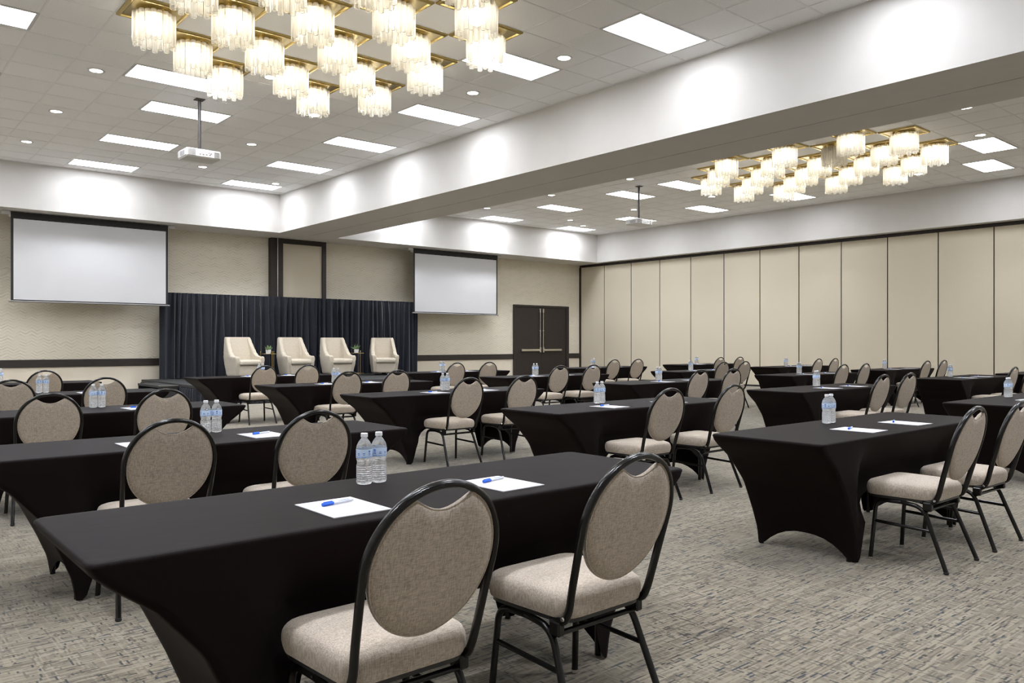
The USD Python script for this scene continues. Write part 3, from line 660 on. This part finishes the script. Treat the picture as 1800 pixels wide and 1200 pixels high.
for key, (x, y, c0, c1) in TABLES.items():
    where = f'{ROWN[int(key[1])]}, {COLN[key[0]]} from left'
    table((x, y, 0), 0, f'table in tight black stretch cover, {where}', 'tables in black stretch covers')
    for s, cx in (('left', c0), ('right', c1)):
        if cx is None or (key, s) == ('A5', 'left'): continue
        chair((cx - (0.0 if key[0] in 'AB' else 0.05), y - (0.41 if key[0] in 'AB' else 0.435) + rnd.uniform(-0.012, 0.012), 0), rnd.uniform(-1.5, 1.5), f'oval-back taupe chair, {s} seat at table, {where}', 'oval-back banquet chairs')
    mid = (c0 + c1) / 2 if c0 else x + 1.24
    if key == 'E2': continue
    padx = {'A1': (1.326, 2.025), 'B1': (5.015, 5.68)}.get(key, ((c0 or x + .86) + 0.06, (c1 or x + 1.6) - 0.0))
    bx = {'A1': 1.61, 'B1': 5.265, 'A2': 1.775, 'A3': 1.73, 'A4': 1.78, 'B2': 5.40, 'B3': 5.515, 'C1': 9.22, 'C2': 9.68}.get(key, mid - 0.02)
    for s, px in (('left', padx[0]), ('right', padx[1])):
        if (key, s) == ('C1', 'right'): continue
        pa = rnd.uniform(-2.5, 2.5)
        notepad((px, y + 0.085, TH + 0.0006), pa, f'white notepad, {s} one on table, {where}', 'white notepads')
        ang = rnd.uniform(8, 24)
        pen((px + 0.0, y + 0.085 + rnd.uniform(0.19, 0.215), TH + 0.0042), ang, f'blue-capped pen on {s} notepad, {where}', 'blue-capped pens')
    for s, q in (('left', bx), ('right', bx + 0.069)):
        bottle((q, y + 0.575 + (0.0 if s == 'left' else 0.004), TH + 0.0006), rnd.uniform(0, 360), f'pale-labelled water bottle, {s} of pair, {where}', 'water bottles in pairs')

# ================================================================== FAR END: screens, projectors, stage
def build_screen(loc, rz, label, group):
    t = thing('projection_screen', label, 'screen', loc, rz, group)
    W, top, bot = 3.24, 0.0, -1.95
    obj('fabric', box(-W / 2 + 0.05, W / 2 - 0.05, -0.004, 0.0, bot + 0.05, -0.16), 'screen', t, smooth=False)
    obj('black_border', cat_([box(-W / 2, W / 2, -0.003, 0.001, -0.16, -0.012), box(-W / 2, -W / 2 + 0.05, -0.003, 0.001, bot + 0.03, -0.16), box(W / 2 - 0.05, W / 2, -0.003, 0.001, bot + 0.03, -0.16), box(-W / 2 + 0.05, W / 2 - 0.05, -0.003, 0.001, bot + 0.03, bot + 0.05)]), 'screen_black', t, smooth=False)
    obj('roller_case', box(-W / 2 - 0.02, W / 2 + 0.02, 0.01, 0.14, -0.12, -0.0, 0.01), 'white_plastic', t, smooth=False)
    obj('bottom_bar', cat_([tube([(-W / 2 - 0.04, 0, bot + 0.012), (W / 2 + 0.04, 0, bot + 0.012)], 0.019, 10)]), 'grey_plastic', t)
    for s in (-1, 1):
        obj('end_bracket', box(min(s * (W / 2 + 0.02), s * (W / 2 + 0.17)), max(s * (W / 2 + 0.02), s * (W / 2 + 0.17)), 0.0, 0.10, -0.075, 0.0, 0.006), 'white_plastic', t, smooth=False)
    return t
screen = Kind(build_screen)
screen((4.57, 20.0, Z_SOFF - 0.002), 0, 'large white projection screen left of the black curtain', 'projection screens')
screen((14.85, 20.0, Z_SOFF - 0.002), 0, 'large white projection screen between the curtain and the double door', 'projection screens')

def build_projector(loc, rz, label, group):
    t = thing('projector', label, 'projector', loc, rz, group)
    b = manifold3d.Manifold
    bd = obj('body', box(-0.27, 0.27, -0.20, 0.20, -0.95, -0.815, 0.02), 'white_plastic', t, smooth=False)
    obj('vent', cat_([box(-0.245, -0.125, -0.2035, -0.199, -0.93 + 0.018 * k, -0.92 + 0.018 * k) for k in range(6)]), 'grey_plastic', bd, smooth=False)
    obj('vent', cat_([box(0.16, 0.235, -0.2035, -0.199, -0.925 + 0.018 * k, -0.917 + 0.018 * k) for k in range(5)]), 'grey_plastic', bd, smooth=False)
    obj('port', cat_([box(-0.07 + 0.05 * k, -0.045 + 0.05 * k, -0.203, -0.199, -0.905, -0.890) for k in range(4)] + [box(0.07, 0.085, -0.203, -0.199, -0.875, -0.86), box(0.10, 0.12, -0.203, -0.199, -0.885, -0.865)]), 'grey_plastic', bd, smooth=False)
    obj('vent', cat_([box(-0.2735, -0.269, -0.12 + 0.03 * k, -0.105 + 0.03 * k, -0.92, -0.85) for k in range(6)]), 'grey_plastic', bd, smooth=False)
    obj('lens', lathe([(0.0, 0.0), (0.055, 0.0), (0.06, 0.03), (0.045, 0.035), (0.0, 0.028)], 20).apply_transform(trimesh.transformations.rotation_matrix(-math.pi / 2, (1, 0, 0))).apply_translation((0.1, 0.195, -0.88)), 'lens_glass', bd)
    obj('pole', tube([(0, 0, -0.815), (0, 0, -0.004)], 0.026, 14), 'pole', t, smooth=True)
    obj('ceiling_plate', cat_([box(-0.07, 0.07, -0.07, 0.07, -0.012, -0.0, 0.003)]), 'pole', t, smooth=False)
    obj('mount_plate', box(-0.11, 0.11, -0.09, 0.09, -0.8145, -0.80, 0.003), 'pole', t, smooth=False)
    return t
projector = Kind(build_projector)
projector((4.40, 12.68, Z_CEIL - 0.006), 0, 'white projector hanging from a dark pole in the left coffer', 'ceiling projectors')
projector((14.98, 12.77, Z_CEIL - 0.006), 0, 'white projector hanging from a dark pole beyond the beam', 'ceiling projectors')

# curtain: folded cloth panels on a pipe
ct = thing('backdrop_curtain', 'black pleated backdrop curtain behind the armchairs', 'curtain', (0, 0, 0))
CX0, CX1, CY, CT, STZ = 6.10, 13.56, 20.27, 2.53, 0.41
npan = 6
for k in range(npan):
    x0, x1 = CX0 + (CX1 - CX0) * k / npan, CX0 + (CX1 - CX0) * (k + 1) / npan
    xs = np.linspace(x0, x1, 120); zs = [STZ + 0.012, 0.9, 1.5, 2.1, CT - 0.09, CT - 0.05, CT]
    V = []
    for z in zs:
        g = 1.0 if z < CT - 0.1 else 0.45
        q = np.column_stack([xs * 5.2, np.full(120, z * 0.25 + 3 * k), np.zeros(120)])
        ph = 2 * math.pi * xs / 0.17 + 5.0 * (meshkit.noise(q, 4) - 0.5) + 2.6 * meshkit.noise(q * 0.6, 9)
        amp = (0.028 + 0.040 * meshkit.noise(q * 0.8, 2)) * g
        yy = CY + amp * np.sin(ph) + 0.012 * np.sin(2.3 * ph + 1)
        V.append(np.column_stack([xs, yy, np.full(120, z)]))
    n, mz = 120, len(zs); V = np.vstack(V); Fc = []
    for j in range(mz - 1):
        for i in range(n - 1):
            a = j * n + i; Fc += [(a, a + 1, a + n + 1), (a, a + n + 1, a + n)]
    Vb = V + (0, 0.006, 0); Fb = [(a + len(V), c + len(V), b + len(V)) for a, b, c in Fc]
    obj('curtain_panel', trimesh.Trimesh(np.vstack([V, Vb]), Fc + Fb, process=False), 'drape', ct, smooth=60)
obj('pipe', tube([(CX0 - 0.03, CY + 0.055, CT - 0.02), (CX1 + 0.03, CY + 0.055, CT - 0.02)], 0.019, 10), 'pole', ct, smooth=True)
for x in (CX0 + 0.02, (CX0 + CX1) / 2, CX1 - 0.02):
    obj('upright', tube([(x, CY + 0.10, STZ + 0.006), (x, CY + 0.10, CT - 0.01)], 0.019, 8), 'pole', ct, smooth=True)
    obj('foot_plate', box(x - 0.2, x + 0.2, CY + 0.02, CY + 0.19, STZ + 0.001, STZ + 0.006), 'pole', ct, smooth=False)

# stage riser with a pleated skirt, and its side step
SX0, SX1, SY0, SY1 = 5.74, 13.62, 16.85, 20.55
sr = thing('stage_riser', 'low black stage riser carrying the cream armchairs', 'stage', (0, 0, 0))
for k in range(4):
    xa, xb = SX0 + (SX1 - SX0) * k / 4, SX0 + (SX1 - SX0) * (k + 1) / 4
    obj('deck', box(xa + 0.002, xb - 0.002, SY0, SY1, STZ - 0.06, STZ, 0.004), 'stage_top', sr, smooth=False)
def pleats(p0, p1, seed):
    p0, p1 = np.array(p0), np.array(p1); L = np.linalg.norm(p1 - p0); d = (p1 - p0) / L; nn = np.array([d[1], -d[0]]); n = int(L / 0.012)
    s = np.linspace(0, L, n); q = np.column_stack([s * 6, np.full(n, seed), np.zeros(n)])
    V = []
    for z, g in ((0.004, 1.0), (STZ - 0.12, 0.8), (STZ - 0.062, 0.35)):
        a = g * 0.022 * (0.6 + meshkit.noise(q, seed)) * np.sin(2 * math.pi * s / 0.11 + 4 * meshkit.noise(q * 0.7, seed + 3))
        V.append(np.column_stack([p0 + s[:, None] * d + (a + 0.006)[:, None] * nn, np.full(n, z)]))
    V = np.vstack(V); Fc = []
    for j in range(2):
        for i in range(n - 1):
            b = j * n + i; Fc += [(b, b + 1, b + n + 1), (b, b + n + 1, b + n)]
    return trimesh.Trimesh(V, Fc, process=False)
obj('skirt', cat_([pleats((SX0, SY0), (SX1, SY0), 1), pleats((SX0, SY1), (SX0, SY0), 2), pleats((SX1, SY0), (SX1, SY1), 3)]), 'drape', sr, smooth=60)
for x in (SX0 + 0.15, (SX0 + SX1) / 2, SX1 - 0.15):
    for y in (SY0 + 0.15, SY1 - 0.15):
        obj('leg', box(x - 0.025, x + 0.025, y - 0.025, y + 0.025, 0, STZ - 0.061), 'black_metal', sr, smooth=False)
sp = thing('stage_step', 'black step unit with pale edge trim at the left end of the stage', 'step', (0, 0, 0))
obj('tread', box(5.30, 5.71, 17.75, 19.25, 0.335, 0.385, 0.004), 'stage_top', sp, smooth=False)
obj('edge_trim', box(5.30, 5.71, 17.738, 17.749, 0.375, 0.386), 'steel', sp, smooth=False)
obj('tread', box(4.98, 5.299, 17.75, 19.25, 0.15, 0.19, 0.004), 'stage_top', sp, smooth=False)
obj('side_panel', cat_([box(5.31, 5.70, 17.76, 17.79, 0, 0.334), box(5.31, 5.70, 19.21, 19.24, 0, 0.334), box(4.99, 5.305, 17.76, 17.79, 0, 0.149), box(4.99, 5.305, 19.21, 19.24, 0, 0.149)]), 'stage_top', sp, smooth=False)

# armchair: high tapering back, sloping arms; faces -y
def build_armchair(loc, rz, label, group):
    t = thing('armchair', label, 'armchair', loc, rz, group)
    prof = [(-0.40, 0.40), (-0.40, 0.53), (-0.36, 0.555), (-0.20, 0.555), (-0.08, 0.575), (0.04, 0.65), (0.14, 0.77), (0.24, 0.90), (0.32, 1.03), (0.46, 1.03), (0.38, 0.6), (0.30, 0.07), (-0.33, 0.07)]
    Mn = manifold3d.Manifold
    cs = manifold3d.CrossSection([[(y, z) for y, z in prof][::-1]])
    if cs.area() < 1e-4: cs = manifold3d.CrossSection([prof])
    side = cs.offset(-0.02, manifold3d.JoinType.Round).offset(0.02, manifold3d.JoinType.Round)
    A = None
    for s in (-1, 1):
        w = side.extrude(0.115).transform(np.array([[0, 0, 1, 0], [1, 0, 0, 0], [0, 1, 0, 0]], float)).translate((-0.40 if s < 0 else 0.285, 0, 0))
        A = w if A is None else A + w
    back = manifold3d.CrossSection([[(0.18, 0.07), (0.30, 0.07), (0.38, 0.6), (0.46, 1.03), (0.33, 1.03), (0.24, 0.6)]]).extrude(0.60).transform(np.array([[0, 0, 1, 0], [1, 0, 0, 0], [0, 1, 0, 0]], float)).translate((-0.30, 0, 0))
    base = Mn.cube((0.60, 0.66, 0.26)).translate((-0.30, -0.375, 0.07))
    A = (A + back + base).refine_to_length(0.045)
    m = A.to_mesh(); v, f = np.array(m.vert_properties[:, :3], float), np.array(m.tri_verts)
    tm = trimesh.Trimesh(v, f, process=True)
    trimesh.smoothing.filter_taubin(tm, lamb=0.5, nu=0.45, iterations=8)
    v = tm.vertices.copy(); z = v[:, 2]
    k = np.interp(z, [0.05, 0.33, 0.55, 0.70, 1.03], [0.80, 0.88, 0.91, 0.88, 0.77]); v[:, 0] *= k
    v[:, 1] *= np.interp(z, [0.05, 0.33, 1.1], [0.90, 1.0, 1.0])
    obj('upholstered_shell', trimesh.Trimesh(v, tm.faces, process=False), 'velvet', t, smooth=50)
    cu = box(-0.278, 0.278, -0.435, 0.20, 0.335, 0.475, 0.04).subdivide().subdivide()
    trimesh.smoothing.filter_taubin(cu, iterations=6)
    obj('seat_cushion', cu, 'velvet', t, smooth=60)
    obj('base', lathe([(0.0, 0.0), (0.26, 0.0), (0.26, 0.02), (0.06, 0.03), (0.05, 0.075), (0.0, 0.075)], 24), 'black_metal', t)
    return t
armchair = Kind(build_armchair)
for n, (x, y, a) in enumerate([(7.76, 19.26, 1), (9.12, 19.26, -4), (10.32, 19.26, -7), (11.76, 19.26, -24)]):
    armchair((x, y, STZ + 0.001), a, f'cream high-backed armchair on the stage, {("first", "second", "third", "rightmost")[n]}{" from the left" if n < 3 else " of the four"}', 'cream armchairs on the stage')

def build_side_table(loc, rz, label, group):
    t = thing('side_table', label, 'table', loc, rz, group)
    obj('tray', lathe([(0.0, 0.600), (0.19, 0.600), (0.19, 0.615), (0.0, 0.615)], 28), 'dark_plastic', t)
    obj('rim', tube([(0.192 * math.cos(a), 0.192 * math.sin(a), 0.609) for a in np.arange(28) * 2 * math.pi / 28], 0.008, 6, closed=True), 'brass', t, smooth=True)
    for k in range(3):
        a = math.radians(30 + 120 * k)
        lg = obj('leg', tube([(0.20 * math.cos(a), 0.20 * math.sin(a), 0.0), (0.20 * math.cos(a), 0.20 * math.sin(a), 0.655)], 0.009, 8), 'brass', t, smooth=True)
        obj('knob', trimesh.creation.icosphere(2, 0.015).apply_translation((0.20 * math.cos(a), 0.20 * math.sin(a), 0.662)), 'brass', lg, smooth=True)
    obj('lower_ring', tube([(0.195 * math.cos(a), 0.195 * math.sin(a), 0.06) for a in np.arange(28) * 2 * math.pi / 28], 0.007, 6, closed=True), 'brass', t, smooth=True)
    return t
sidetable = Kind(build_side_table)
def build_plant(loc, rz, label, group, spiky=False):
    t = thing('potted_plant', label, 'plant', loc, rz, group)
    R = [np.array([(sx * w, sy * w, z) for sx, sy in ((-1, -1), (1, -1), (1, 1), (-1, 1))]) for w, z in ((0.040, 0.0), (0.048, 0.10), (0.042, 0.10), (0.040, 0.085))]
    obj('pot', rings(R), 'pot', t, smooth=False)
    rr = random.Random(5 + spiky); L = []
    for k in range(34 if spiky else 26):
        a, el = rr.uniform(0, 2 * math.pi), rr.uniform(0.35, 1.45); ln = rr.uniform(0.09, 0.19) if spiky else rr.uniform(0.08, 0.16); w = 0.012 if spiky else 0.027
        d = np.array([math.cos(a) * math.cos(el), math.sin(a) * math.cos(el), math.sin(el)]); sd = np.array([-math.sin(a), math.cos(a), 0]); up = np.cross(d, sd)
        o = np.array([0.012 * math.cos(a), 0.012 * math.sin(a), 0.08])
        V = [o, o + d * ln * 0.5 + sd * w, o + d * ln * 0.5 - up * 0.008, o + d * ln * 0.5 - sd * w, o + d * ln + up * 0.01, o + d * ln * 0.5 + up * 0.006]
        Fc = [(0, 1, 2), (0, 2, 3), (4, 2, 1), (4, 3, 2), (0, 5, 1), (0, 3, 5), (4, 1, 5), (4, 5, 3)]
        L.append(trimesh.Trimesh(V, Fc, process=False))
    obj('foliage', cat_(L), 'leaf', t, smooth=False)
    return t
sidetable((8.42, 19.30, STZ + 0.001), 0, 'small brass-legged side table right of the first armchair', 'brass side tables')
sidetable((10.92, 19.30, STZ + 0.001), 0, 'small brass-legged side table beside the rightmost armchair', 'brass side tables')
build_plant((8.40, 19.28, STZ + 0.617), 20, 'broad-leaved succulent in a white pot, left side table', 'plants in white pots')
build_plant((10.90, 19.28, STZ + 0.617), 0, 'spiky-leaved plant in a white pot, right side table', 'plants in white pots', spiky=True)
